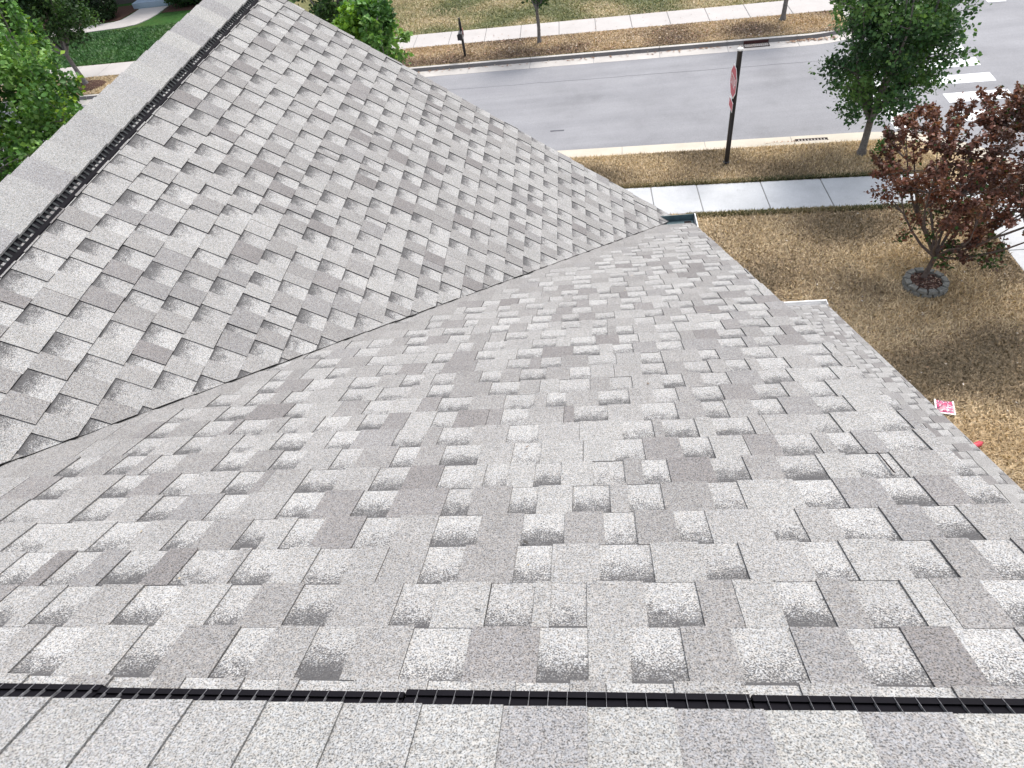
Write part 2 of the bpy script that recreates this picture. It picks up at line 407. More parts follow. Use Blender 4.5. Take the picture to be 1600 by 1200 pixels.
blades('dry_grass', 60000, rect_region(-10, 9.8, lambda x: V(26.98, x), lambda x: V(28.98, x)), [(0.17, 0.115, 0.08), (0.36, 0.26, 0.17), (0.62, 0.49, 0.34), (0.48, 0.34, 0.2)], .04, .10, .018, seed=5)
blades('half_dry_grass', 60000, rect_region(-12, 9.8, lambda x: V(30.6, x), lambda x: V(36, x)), oli, .04, .11, .02, seed=6)
blades('green_grass', 45000, rect_region(-36, -15, lambda x: V(30.62, x), lambda x: np.full_like(x, 37.0)), grn, .05, .12, .03, lean=.9, zz=ZG + .008, seed=7)
blades('dry_grass', 16000, rect_region(-26, -16, lambda x: V(26.98, x), lambda x: V(28.98, x)), dry, .04, .10, .02, seed=8)
# leaf litter in gutters and on the verges
def litter(name, n, region, cols, size=.035, seed=20, zz=ZG + .03):
    r = np.random.default_rng(seed); mb = MB()
    for x, y in region(r, n):
        a = r.uniform(0, 6.28); s = size * r.uniform(.5, 1.4); c = cols[r.integers(len(cols))]; z = zz + r.uniform(0, .02)
        q = [Vector((x + s * math.cos(a + t) * k, y + s * math.sin(a + t) * k, z + r.uniform(0, .015))) for t, k in ((0, 1), (1.57, .5), (3.14, 1), (4.71, .5))]
        mb.poly(q, [(*c, 1)] * 4)
    tag(mb.build(name, M['chip'], color=True), kind='stuff')
lc = [(0.5, 0.42, 0.33), (0.28, 0.15, 0.08), (0.2, 0.09, 0.06), (0.36, 0.2, 0.12)]
litter('fallen_leaves', 260, rect_region(1.5, 9.4, lambda x: np.full_like(x, 6.0), lambda x: V(15.3, x)), [(0.55, 0.48, 0.4), (0.3, 0.18, 0.1), (0.6, 0.55, 0.5)], .022, 21)
litter('fallen_leaves', 500, rect_region(-9, 9.5, lambda x: V(27.0, x), lambda x: V(28.9, x)), lc, .05, 22)
litter('fallen_leaves', 150, rect_region(-8, 8.9, lambda x: V(26.5, x), lambda x: V(26.74, x)), lc, .05, 23, ZR + .02)
litter('fallen_leaves', 120, rect_region(5.3, 6.3, lambda x: V(18.9, x), lambda x: V(19.15, x)), lc, .035, 24, ZR + .02)
litter('fallen_leaves', 140, rect_region(7.6, 9.4, lambda x: V(26.5, x), lambda x: V(26.75, x)), lc, .05, 25, ZR + .02)
litter('fallen_leaves', 110, rect_region(-8, 9, lambda x: V(28.9, x), lambda x: V(29.3, x) * 0 + V(30.75, x)), lc, .03, 26, ZG + .03)

# ------------------------------------------------------------------ storm drains
def drain(x0, x1, v0, v1, nb, label, inlet):
    root = empty('storm_drain', ((x0 + x1) / 2, V((v0 + v1) / 2, (x0 + x1) / 2), ZR))
    tag(root, label, 'storm drain', 'storm drains in the gutters')
    cx, cy = root.location.x, root.location.y
    w_, h_ = (x1 - x0) / 2, (v1 - v0) / 2
    Mz = Matrix.Rotation(math.atan(SL), 4, 'Z')
    mb = MB(); mb.box(-w_, w_, -h_, h_, .006, .012, Mz); mb.build('shaft', M['void'], root)
    mb = MB()
    for a in ((-w_ - .03, -w_, -h_ - .03, h_ + .03), (w_, w_ + .03, -h_ - .03, h_ + .03), (-w_, w_, -h_ - .03, -h_), (-w_, w_, h_, h_ + .03)): mb.box(*a, .004, .03, Mz)
    mb.build('frame', M['iron'], root)
    me = None
    for i in range(nb):
        x = -w_ + (i + .75) * 2 * w_ / (nb + .5)
        if me is None: b = MB(); b.box(-.019, .019, -h_, h_, .012, .028, Mz); me = b.mesh('grate_bar', M['bar_iron'])
        o = link('grate_bar', me, None, root); o.location = Mz @ Vector((x, 0, 0))
    if inlet:
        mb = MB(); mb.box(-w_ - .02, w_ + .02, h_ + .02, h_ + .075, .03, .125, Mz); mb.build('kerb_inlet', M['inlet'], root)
M['bar_iron'] = simple('grate_iron', (0.30, 0.27, 0.25), 0.7, 0.3, 20)
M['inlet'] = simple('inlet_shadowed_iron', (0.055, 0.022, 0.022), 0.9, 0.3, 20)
drain(6.25, 7.1, 18.9, 19.22, 9, 'slotted grate in the near gutter between the stop sign and the green tree', False)
drain(6.1, 6.95, 26.42, 26.70, 11, 'slotted grate with dark kerb inlet in the far gutter beyond the stop sign', True)

# ------------------------------------------------------------------ house
house = tag(empty('house', (0, 0, ZG)), 'house whose grey shingle roof with black ridge vents fills the foreground', 'house')
def H(o):
    o.parent = house; o.matrix_parent_inverse = Matrix.Translation((0, 0, -ZG)); return o
def HS(o, par):        # sub-part of a part whose own origin is the world origin
    o.parent = par; return o

p1, p2, c2 = 0.4846, 0.7266, -2.0699
H1, H2 = math.hypot(1, p1), math.hypot(1, p2)
EXP = 0.143
RX = 0.9954; EAVE = 5.28; RY2 = 5.60; AX2 = -2.655
plane1 = (lambda a, s, h: Vector((a, s / H1 + h * p1 / H1, -p1 * s / H1 + h / H1)))            # a = x, s = slope distance
plane2 = (lambda a, s, h: Vector((s / H2 + h * p2 / H2, a, c2 - p2 * s / H2 + h / H2)))        # a = y, s = x*H2
pL, oL, LX, LY = 0.40, -2.90, 3.68, 8.05
HL = math.hypot(1, pL)
planeL = (lambda a, s, h: Vector((a, s / HL + h * pL / HL, oL - pL * s / HL + h / HL)))

def clip(poly, f):
    out = []
    for i in range(len(poly)):
        a, b = poly[i], poly[(i + 1) % len(poly)]; fa, fb = f(a), f(b)
        if fa >= 0: out.append(a)
        if (fa >= 0) != (fb >= 0):
            t = fa / (fa - fb); out.append(tuple(a[k] + (b[k] - a[k]) * t for k in range(len(a))))
    return out

LIGHT = [(0.298, 0.295, 0.291), (0.278, 0.274, 0.270), (0.318, 0.316, 0.311), (0.250, 0.245, 0.242)]
PALE = [(0.352, 0.351, 0.347), (0.366, 0.365, 0.361), (0.334, 0.332, 0.328)]
DARK = [(0.232, 0.225, 0.224), (0.205, 0.197, 0.196), (0.25, 0.246, 0.246)]
def cells(rows, a0, a1, seed, dark=.26, even=False):
    """one laid course after another: (polygon in (a, s, v), kind, tone)"""
    r = random.Random(seed); out = []
    for s0, s1 in rows:
        a = a0 - r.uniform(0, .2); tooth = r.random() < .5
        while a < a1:
            wd = r.choice((r.uniform(.075, .125), r.uniform(.075, .125), r.uniform(.11, .16), r.uniform(.03, .075))) if tooth else r.uniform(.072, .125)
            wd = (r.uniform(.088, .125) if r.random() > .12 else r.uniform(.04, .07)) if even else wd * 1.0
            if tooth: tone = r.choice(DARK) if r.random() < dark else r.choice(LIGHT)
            else: tone = r.choice(PALE)
            q = r.uniform(.97, 1.03); tone = tuple(min(.62, t * q) for t in tone)
            j = r.uniform(-.0015, .0015)
            out.append((a, a + wd, s0 + j, s1 + j, tooth, tone, r.uniform(-.0006, .0012)))
            a += wd
            if tooth and r.random() < .16:       # shingle end: two teeth meet, a fine joint between them
                a += r.uniform(.0008, .002)
                if r.random() < .5: continue
            tooth = not tooth
    return out

def cell_mesh(cell, plane, clips, mb, lift=0.0):
    a0, a1, s0, s1, tooth, tone, dz = cell
    h0, h1 = ((.0045, .0095) if tooth else (.0, .0042))
    poly = [(a0, s0, 0.), (a1, s0, 0.), (a1, s1, 1.), (a0, s1, 1.)]
    for f in clips:
        poly = clip(poly, f)
        if len(poly) < 3: return None
    top = [plane(a, s, lift + dz + h0 + (h1 - h0) * v + .002) for a, s, v in poly]
    bot = [plane(a, s, lift - .006) for a, s, v in poly]
    n = (top[1] - top[0]).cross(top[2] - top[0])
    rev = n.z < 0
    def face(pl_, al):
        q = [plane(a, s, lift + dz + h0 + (h1 - h0) * v + .002) for a, s, v in pl_]; c_ = [(*tone, x) for x in al]
        if rev: q.reverse(); c_.reverse()
        mb.poly(q, c_)
    if tooth: face(poly, [0.0] * len(poly))
    else:
        st = .80 + 70 * (dz + .0006) + .16 * math.sin(a0 * 977)
        A = clip(poly, lambda q: .07 - q[2]); B = clip(poly, lambda q: q[2] - .07)
        if len(A) > 2: face(A, [2.2 - (2.2 - .93 * st) * v / .07 for _, _, v in A])  # dark rim paints the shade in the gap under the tab above
        if len(B) > 2: face(B, [.93 * st * (1 - (v - .07) / .93) ** 1 for _, _, v in B])
    if rev: top.reverse(); bot.reverse()
    edge = tuple(t * (.55 if plane is not plane2 else .22) for t in tone)  # gable slope walls darker still: cut-edge shadow at the valley painted in
    k = len(top)
    for i in range(k):
        j = (i + 1) % k
        mb.poly([bot[i], bot[j], top[j], top[i]], [(*edge, 0)] * 4)
    return sum(top, Vector()) / k, (top[1] - top[0]).length

def area_px(c, plane, clips):
    return 0

# roof decks (parts), slightly under the shingles
def slab_deck(name, corners, th=.02, label=None):
    mb = MB(); P = [Vector(p) for p in corners]
    n = (P[1] - P[0]).cross(P[2] - P[0]).normalized()
    if n.z < 0: P.reverse(); n = -n
    k = len(P); Q = [p - n * th for p in P]
    mb.poly(P); mb.poly(Q[::-1])
    for i in range(k): j = (i + 1) % k; mb.poly([Q[i], Q[j], P[j], P[i]])
    o = H(mb.build(name, M['deck']))
    if label: o['label'] = label
    return o
vx = lambda y: (c2 + p1 * y) / p2
roof1 = slab_deck('front_roof', [plane1(vx(0), 0, -.007), plane1(RX - .01, 0, -.007), plane1(RX - .01, EAVE * H1, -.007), plane1(vx(EAVE), EAVE * H1, -.007)], label='main roof slope falling away from the lower ridge vent')
roof2 = slab_deck('gable_roof', [plane2(.3, AX2 * H2, -.007), plane2(RY2 - .01, AX2 * H2, -.007), plane2(RY2 - .01, vx(EAVE + .28) * H2, -.007), plane2(EAVE, vx(EAVE) * H2, -.007)], label='cross gable slope rising to the upper left ridge vent')
roof3 = slab_deck('lower_roof', [planeL(.72, -3 * HL, -.007), planeL(LX - .01, -3 * HL, -.007), planeL(LX - .01, LY * HL, -.007), planeL(.72, LY * HL, -.007)], label='low side roof of small distant shingles')
slab_deck('back_roof', [(-9, 0, .0), (RX - .01, 0, .0), (RX - .01, -5.2, -5.2 * p1), (-9, -5.2, -5.2 * p1)])
zA = c2 - p2 * AX2
slab_deck('gable_back_roof', [(AX2, .0, zA - .01), (AX2, RY2 - .01, zA - .01), (AX2 - 3.6, RY2 - .01, zA - .01 - 3.6 * p2), (AX2 - 3.6, .0, zA - .01 - 3.6 * p2)])
slab_deck('lower_back_roof', [(.72, -3, oL + 3 * pL), (LX - .01, -3, oL + 3 * pL), (LX - .01, -6, oL), (.72, -6, oL)])

# courses
rows1 = [(0.25 + n * EXP, 0.25 + (n + 1) * EXP) for n in range(-1, 40)]
rows1 = [(max(a, .09), min(b, EAVE * H1 + .02)) for a, b in rows1 if a < EAVE * H1]
clips1 = [lambda q: q[0] - (c2 + p1 * q[1] / H1) / p2 + .004, lambda q: RX - q[0]]
t0 = -1.7523
rows2 = [(t0 + n * EXP, t0 + (n + 1) * EXP) for n in range(-10, 22)]
clips2 = [lambda q: -(q[1] / H2 - (c2 + p1 * min(q[0], 9) / 1) / p2) - .006, lambda q: RY2 - q[0], lambda q: q[0] - .25, lambda q: q[1] - (AX2 + .02) * H2, lambda q: vx(EAVE + .26) * H2 - q[1]]
rowsL = [(.05 + n * EXP, .05 + (n + 1) * EXP) for n in range(0, 64)]
rowsL = [(a, min(b, LY * HL)) for a, b in rowsL if a < LY * HL]
clipsL = [lambda q: LX - q[0], lambda q: q[0] - .75]

allc = []
for c in cells(rows1, -3.0, RX, 11):
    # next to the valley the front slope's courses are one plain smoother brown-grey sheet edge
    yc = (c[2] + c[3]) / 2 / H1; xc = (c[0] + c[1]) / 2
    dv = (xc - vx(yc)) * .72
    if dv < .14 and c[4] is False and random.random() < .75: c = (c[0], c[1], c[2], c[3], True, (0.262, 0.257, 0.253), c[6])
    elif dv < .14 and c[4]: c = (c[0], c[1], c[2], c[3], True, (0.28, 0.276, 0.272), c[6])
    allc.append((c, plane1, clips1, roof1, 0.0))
for c in cells(rows2, .2, RY2 + .1, 23, .17, True): allc.append((c, plane2, clips2, roof2, 0.009))
for c in cells(rowsL, .7, LX, 37, .3): allc.append((c, planeL, clipsL, roof3, 0.0))

def project(P):
    d = P - CAM; f = d.dot(FF)
    if f < .05: return None
    return (800 + 1026.714 * d.dot(RR) / f, 600 - 1026.714 * d.dot(UU) / f)
scored = []
for it in allc:
    c, pl, cl, rf, lift = it
    poly = [(c[0], c[2], 0), (c[1], c[2], 0), (c[1], c[3], 1), (c[0], c[3], 1)]
    for f in cl:
        poly = clip(poly, f)
        if len(poly) < 3: break
    if len(poly) < 3: continue
    q = [project(pl(a, s, .005)) for a, s, v in poly]
    if any(x is None for x in q): ar = 0
    else:
        q = [(min(max(x, 0), 1600), min(max(y, 0), 1110)) for x, y in q]
        ar = abs(sum(q[i][0] * q[(i + 1) % len(q)][1] - q[(i + 1) % len(q)][0] * q[i][1] for i in range(len(q)))) / 2
    scored.append((ar if rf is not roof3 else 0, it))
scored.sort(key=lambda t: -t[0])
for ar, (c, pl, cl, rf, lift) in scored[:300]:
    mb = MB(); cell_mesh(c, pl, cl, mb, lift); HS(mb.build('shingle', M['granule'], color=True), rf)
rest = MB()
for ar, (c, pl, cl, rf, lift) in scored[300:]: cell_mesh(c, pl, cl, rest, lift)
o = H(rest.build('shingle_courses', M['granule'], color=True)); o['kind'] = 'stuff'
o['label'] = 'the farther and smaller shingles of the roof slopes'

# a few dry bits lying on the shingles
r5 = np.random.default_rng(55); db = MB()
for _ in range(34):
    x, sd_ = r5.uniform(-1.8, .9), r5.uniform(.4, 5.0)
    if x < vx(sd_ / H1) + .05: continue
    a = r5.uniform(0, 3.1); L_ = r5.uniform(.004, .014); W_ = L_ * r5.uniform(.15, .5); c = [(.16, .10, .06), (.05, .045, .04), (.35, .29, .2)][r5.integers(3)]
    q = [plane1(x + L_ * math.cos(a) * i - W_ * math.sin(a) * j, sd_ + L_ * math.sin(a) * i + W_ * math.cos(a) * j, .0135) for i, j in ((-1, 0), (0, -1), (1, 0), (0, 1))]
    db.poly(q, [(*c, 1)] * 4)
tag(db.build('leaf_bits', M['chip'], color=True), kind='stuff')

# ridge caps: overlapping pieces bent over the ridge vents
def cap_piece(kind, u0, u1, tone, up, half=.165, parent=None, sag=0.0):
    mb = MB(); prof = [-1, -.62, -.3, -.1, 0, .1, .3, .62, 1]
    def P(u, t, h):
        d = t * half; rnd = .012 * (1 - min(1, abs(t) / .3)) ** 1
        if kind == 1:
            s = p1; z = -abs(d) * s - rnd * .6 + h + up; return Vector((u, d, z))
        z = zA - abs(d) * p2 - rnd * .9 + h + up; return Vector((AX2 + d, u, z))
    lo, hi = .0, .0075
    top0 = [P(u0, t, lo) for t in prof]; top1 = [P(u1, t, hi) for t in prof]
    b0 = [P(u0, t, lo - .008) for t in prof]; b1 = [P(u1, t, hi - .008) for t in prof]
    flip = kind == 2
    def q(a, b, c, d, col):
        pts = [a, b, c, d]
        if flip: pts.reverse()
        mb.poly(pts, [(*col, 0)] * 4)
    ed = tuple(x * .5 for x in tone)
    for i in range(len(prof) - 1):
        q(top0[i], top1[i], top1[i + 1], top0[i + 1], tone); q(b0[i + 1], b1[i + 1], b1[i], b0[i], ed)
        q(top0[i], top0[i + 1], b0[i + 1], b0[i], ed); q(top1[i + 1], top1[i], b1[i], b1[i + 1], ed)
    q(top0[0], b0[0], b1[0], top1[0], ed); q(top0[-1], top1[-1], b1[-1], b0[-1], ed)
    return H(mb.build('ridge_cap', M['granule'], smooth=False, color=True))
CAPT = [(0.318, 0.319, 0.314), (0.30, 0.30, 0.30), (0.268, 0.266, 0.269), (0.305, 0.305, 0.302), (0.33, 0.33, 0.322)]
u = -2.2; i = 0
while u < RX:
    cap_piece(1, u, min(u + .16, RX + .01), CAPT[(i * 7 + i // 3) % 5], .046); u += .143; i += 1
u = .3
while u < RY2:
    cap_piece(2, u, min(u + .18, RY2 + .01), tuple(x * 1.0 for x in CAPT[(i * 3 + i // 4) % 5][:3]), .046, .174); u += .165; i += 1

# ridge vents under the caps, black louvred plastic with ribs
def vent(kind, u0, u1, pitch, jog):
    mb = MB()
    def P(u, d, z):
        if kind == 1: return Vector((u, d, -p1 * abs(d) + z))
        return Vector((AX2 + d, u, zA - p2 * abs(d) + z))
    segs = []; u = u0
    k = 0
    while u < u1:
        e = min(u + jog, u1); segs.append((u, e, (.0035 if kind == 1 else .0012) * math.sin(k * 2.3))); u = e; k += 1
    for (a, b, off) in segs:
        for sg in (1, -1):
            # inner body, louvre floor, raised outer lip
            q_ = -.008 if kind == 1 else -.006
            for prof in ([(.03, .008), (.158, .008), (.158, .04), (.03, .04)], [(.158, .008), (.196, .008), (.196, .019), (.158, .031)], [(.196 + q_, .008), (.2085 + q_, .008), (.2085 + q_, .026), (.196 + q_, .028)]):
                R0 = [P(a + .002, sg * (d + off), z) for d, z in prof]; R1 = [P(b - .002, sg * (d + off), z) for d, z in prof]
                for i in range(4): j = (i + 1) % 4; mb.poly([R0[i], R0[j], R1[j], R1[i]])
                mb.poly(R0[::-1]); mb.poly(R1)
    root = H(mb.build('ridge_vent', M['vent']))
    rib = MB(); wd = .00035 if kind == 1 else .006
    R = [(.150, .0375), (.189, .0295), (.2015, .0275), (.2015, .012), (.189, .0165), (.150, .0165)] if kind == 1 else [(.150, .040), (.172, .036), (.190, .026), (.190, .012), (.172, .0165), (.150, .0165)]
    A = [P(0, d, z) - P(0, 0, 0) for d, z in R]
    ax = Vector((1, 0, 0)) if kind == 1 else Vector((0, 1, 0))
    L = [a - ax * wd for a in A]; Rr = [a + ax * wd for a in A]
    rib.poly(L); rib.poly(Rr[::-1])
    for i in range(6): j = (i + 1) % 6; rib.poly([L[i], Rr[i], Rr[j], L[j]])
    me = rib.mesh('rib', M['rib_glint'] if kind == 1 else M['vent_rib']); u = u0 + pitch / 2; i = 0
    base = Vector((0, 0, 0)) if kind == 1 else Vector((AX2, 0, zA))
    lo, hi = (-1.35, .97) if kind == 1 else (1.7, RY2)
    while u < u1:
        if lo < u < hi:
            off = next((s[2] for s in segs if s[0] <= u <= s[1]), 0)
            o = link('rib', me, None, root); o.location = base + ax * u + (P(0, 1 + off, 0) - P(0, 1, 0))
            i += 1
        u += pitch * (1 if kind == 1 else 1) * random.uniform(.97, 1.03)
    return root
vent(1, -2.2, RX, .034, .61)
vent(2, .3, RY2, .036, 1.05)

# walls, gutters and trim
def hbox(name, mat, *a, label=None, M4=None):
    mb = MB(); mb.box(*a, M4); o = H(mb.build(name, mat))
    if label: o['label'] = label
    return o
zE = -p1 * EAVE
hbox('wall', M['siding'], -8.6, .62, -4.9, 4.9, ZG - .1, zE - .25)
mb = MB()   # gable end wall and the wall piece under the ridge
for pts in ([(.62, -4.9, zE - .25), (.62, 4.9, zE - .25), (.62, 0, -.12)], [(-5.9, 5.25, zE - .3), (.7, 5.25, zE - .3), (AX2, 5.25, zA - .12)]):
    P_ = [Vector(p) for p in pts]; mb.poly(P_)
H(mb.build('gable_wall', M['siding']))
hbox('wall', M['siding'], -5.9, .7, 4.9, 5.25, ZG - .1, zE - .3)
hbox('wall', M['siding'], .62, LX - .3, -5.6, LY - .45, ZG - .1, oL - pL * LY - .12)
# rake trim (thin pale drip edge) on the three visible rakes
def strip(name, pl, a0, s0, a1, s1, wd, mat, up=.012, axis='a'):
    mb = MB()
    if axis == 'a': Q = [(a0, s0), (a0 + wd, s0), (a1 + wd, s1), (a1, s1)]
    else: Q = [(a0, s0), (a0, s0 + wd), (a1, s1 + wd), (a1, s1)]
    T = [pl(a, s, up) for a, s in Q]; B = [pl(a, s, -.16) for a, s in Q]
    mb.poly(T); mb.poly(B[::-1])
    for i in range(4): j = (i + 1) % 4; mb.poly([B[i], B[j], T[j], T[i]])
    return H(mb.build(name, mat))
strip('rake_trim', plane1, RX + .001, 0.0, RX + .001, EAVE * H1, .008, M['edge'], -.004)
strip('rake_trim', planeL, LX + .001, -3.0, LX + .001, LY * HL, .012, M['edge'], -.004)
strip('rake_trim', plane2, RY2 + .001, AX2 * H2, RY2 + .001, vx(EAVE + .26) * H2, .008, M['edge'], -.004)
# gutters: open troughs with an outer lip and end caps
def gutter(x0, x1, y, z, name='gutter', mi=None):
    mb = MB(); t = .004
    mb.box(x0, x1, y + .0, y + t, z - .11, z - .012); mb.box(x0, x1, y + t, y + .115, z - .11, z - .106)
    mb.box(x0, x1, y + .115, y + .121, z - .11, z + .004); mb.box(x0, x1, y + .100, y + .115, z - .002, z + .004)
    mb.box(x0 - .004, x0, y, y + .121, z - .11, z); mb.box(x1, x1 + .007, y, y + .121, z - .11, z + .004)
    return H(mb.build(name, M['trim']))
mb = MB(); y_, z_ = EAVE - .005, zE
mb.box(.70, RX + .03, y_, y_ + .004, z_ - .13, z_ - .012); mb.box(.70, RX + .03, y_ + .004, y_ + .175, z_ - .13, z_ - .126); mb.box(.70, RX + .03, y_ + .175, y_ + .181, z_ - .13, z_ + .0)
o = H(mb.build('gutter', M['gutter_in']))
mb = MB(); mb.box(RX + .031, RX + .04, y_ - .05, y_ + .183, z_ - .13, z_ + .005); HS(mb.build('end_cap', M['trim']), o)
mb = MB(); mb.box(.71, RX + .025, EAVE + .002, EAVE + .165, zE - .125, zE - .06); HS(mb.build('trough', M['gutter_in']), o)
mb = MB(); mb.box(RX - .075, RX - .01, EAVE + .02, EAVE + .085, zE - .026, zE - .018); HS(mb.build('outlet', M['void']), o)
gutter(.75, LX + .02, LY - .0, oL - pL * LY)
mb = MB(); mb.box(RX - .08, RX - .02, EAVE + .02, EAVE + .09, ZG + .1, zE - .115); H(mb.build('downpipe', M['trim']))
# a split between two tabs and a slit of dark underlay
mb = MB(); T = [plane1(a, s, .0125) for a, s in ((.7885, .985), (.7935, .982), (.797, 1.108), (.793, 1.112))]
mb.poly(T); o = H(mb.build('slit', M['void']))

# ------------------------------------------------------------------ trees
def leaves_mesh(name, P, size, cols, seed, droop=0.5, mat='leaf', tipcol=None, tipmask=None, up=None):
    r = np.random.default_rng(seed); n = len(P)
    az = r.uniform(0, 2 * np.pi, n); el = r.normal(-.25, .55, n)
    d = np.stack([np.cos(az) * np.cos(el), np.sin(az) * np.cos(el), np.sin(el)], 1)
    rnd = r.normal(0, 1, (n, 3)); rnd[:, 2] += .8
    s = np.cross(d, rnd); s /= np.linalg.norm(s, axis=1)[:, None] + 1e-9
    L = size * r.uniform(.65, 1.35, n); W = L * .36
    nrm = np.cross(s, d)
    v = np.empty((n, 4, 3)); fold = nrm * (W * .35)[:, None]
    v[:, 0] = P; v[:, 1] = P + d * (L * .5)[:, None] + s * W[:, None] + fold
    v[:, 2] = P + d * L[:, None]; v[:, 3] = P + d * (L * .5)[:, None] - s * W[:, None] + fold
    idx = np.arange(n)[:, None] * 4
    F = np.concatenate([idx + np.array([[0, 1, 2]]), idx + np.array([[0, 2, 3]])], 1).reshape(-1)
    me = bpy.data.meshes.new(name); me.vertices.add(4 * n); me.vertices.foreach_set('co', v.ravel())
    me.loops.add(len(F)); me.loops.foreach_set('vertex_index', F); nf = len(F) // 3; me.polygons.add(nf)
    me.polygons.foreach_set('loop_start', np.arange(nf) * 3); me.polygons.foreach_set('loop_total', np.full(nf, 3))
    me.update(calc_edges=True)
    C = np.array(cols); cl = np.array([noise.noise(Vector(p) * 1.1 + Vector((seed, 0, 0))) for p in P]) * 1.2 + .45 + r.normal(0, .2, n)
    t = np.clip(cl, 0, .999) * (len(C) - 1); i = t.astype(int); f = (t - i)[:, None]
    col = (C[i] * (1 - f) + C[i + 1] * f) * r.uniform(.7, 1.3, n)[:, None]
    if tipmask is not None: col[tipmask] = np.array(tipcol) * r.uniform(.6, 1.2, tipmask.sum())[:, None]
    a = me.color_attributes.new('tone', 'FLOAT_COLOR', 'CORNER')
    a.data.foreach_set('color', np.repeat(np.column_stack([col, np.ones(n)]), 6, 0).astype(np.float32).ravel())
    me.materials.append(M[mat]); return me

def tree(name, label, base, cen, rad, fork, n_leaf, size, cols, seed, trunk_r=.07, limbs=7, twigs=90, spikes=0, spread=.16,
         shell=.55, bark='bark', mat='leaf', tip=None, cat='tree', group=None, lean=(0, 0), spike_len=.6, flat_low=0.0, tiprule=None):
    r = np.random.default_rng(seed); base = Vector(base); cen = Vector(cen)
    root = tag(empty(name, base), label, cat, group)
    F = Vector((base.x + lean[0], base.y + lean[1], base.z + fork))
    tr = MB()
    mid = base.lerp(F, .5) + Vector((r.normal(0, .015), r.normal(0, .015), 0))
    tr.tube([base - Vector((0, 0, .1)), base + Vector((0, 0, .04)), base + Vector((0, 0, .18)) , mid, F], [trunk_r * 1.9, trunk_r * 1.45, trunk_r * 1.05, trunk_r * .95, trunk_r * .9], 10)
    nodes = []
    for i in range(limbs):
        az = i * 2.399 + r.uniform(-.3, .3); k = r.uniform(.45, .85)
        top = cen + Vector((math.cos(az) * rad[0] * k, math.sin(az) * rad[1] * k, rad[2] * r.uniform(.1, .8)))
        if i == 0: top = cen + Vector((0, 0, rad[2] * .9))
        pts = []
        for j in range(7):
            t = j / 6; q = F.lerp(top, t); q += Vector((math.cos(az), math.sin(az), 0)) * math.sin(t * math.pi) * .12 * rad[0]
            q += Vector(r.normal(0, .03, 3)) * (0 if j == 0 else 1); pts.append(q)
        rr = [trunk_r * .62 * (1 - .85 * j / 6) for j in range(7)]
        tr.tube(pts, rr, 6); nodes += [(p, rr[j]) for j, p in enumerate(pts) if j > 0]
    A = np.array([tuple(p) for p, _ in nodes])
    LP = []; tips = []
    ends = []
    for i in range(twigs):
        while True:
            u_ = r.normal(0, 1, 3); u_ /= np.linalg.norm(u_)
            if u_[2] > -1 + flat_low: break
        k = r.uniform(shell, 1.0); e = Vector(cen) + Vector((u_[0] * rad[0] * k, u_[1] * rad[1] * k, u_[2] * rad[2] * k))
        ends.append((e, False))
    for i in range(spikes):
        az = r.uniform(0, 2 * np.pi); k = math.sqrt(r.uniform(0, 1)); zt = math.sqrt(max(0, 1 - k * k))
        e = Vector(cen) + Vector((math.cos(az) * rad[0] * k, math.sin(az) * rad[1] * k, rad[2] * zt * .92 + r.uniform(.3, 1.0) * spike_len)); ends.append((e, True))
    for e, sp in ends:
        ev = np.array(tuple(e)); dd = np.linalg.norm(A - ev, axis=1) + (A[:, 2] > ev[2] - .1) * .6
        s0 = Vector(A[int(np.argmin(dd))])
        mid = s0.lerp(e, .5) + Vector((0, 0, -.04 if sp else .05))
        if sp: mid = Vector((s0.x * .3 + e.x * .7, s0.y * .3 + e.y * .7, s0.z * .6 + e.z * .4))
        tr.tube([s0, mid, e], [.014, .008, .003], 4, cap=False)
        LP.append((s0, mid, e, sp))
    per = n_leaf // len(LP); P = []; tm = []
    for s0, mid, e, sp in LP:
        for _ in range(per):
            t = r.uniform(.25, 1.0) ** .8
            q = s0.lerp(mid, 2 * t) if t < .5 else mid.lerp(e, 2 * t - 1)
            w_ = spread * (.45 if sp else 1) * (1.15 - .5 * t)
            q = np.array(tuple(q)) + r.normal(0, w_, 3)
            if sp: q[2] += 0
            P.append(q); tm.append(False if tiprule is None else tiprule(q, r))
    P = np.array(P)
    # local coordinates
    b = np.array(tuple(base)); tr.v = [Vector(v) - base for v in tr.v]
    tr.build('trunk', M[bark], root, smooth=True)
    me = leaves_mesh('crown', P - b, size, cols, seed, mat=mat, tipcol=tip, tipmask=np.array(tm) if tiprule else None)
    link('crown', me, None, root)
    return root

GR_DK = [(0.018, 0.045, 0.016), (0.03, 0.075, 0.022), (0.045, 0.105, 0.03), (0.07, 0.14, 0.035)]
GR_MD = [(0.045, 0.12, 0.03), (0.085, 0.20, 0.05), (0.13, 0.29, 0.07), (0.22, 0.38, 0.11)]
GR_TR = [(0.035, 0.085, 0.034), (0.055, 0.135, 0.05), (0.08, 0.18, 0.062), (0.14, 0.26, 0.08)]
RED = [(0.085, 0.042, 0.032), (0.145, 0.062, 0.045), (0.20, 0.08, 0.055), (0.23, 0.12, 0.075)]

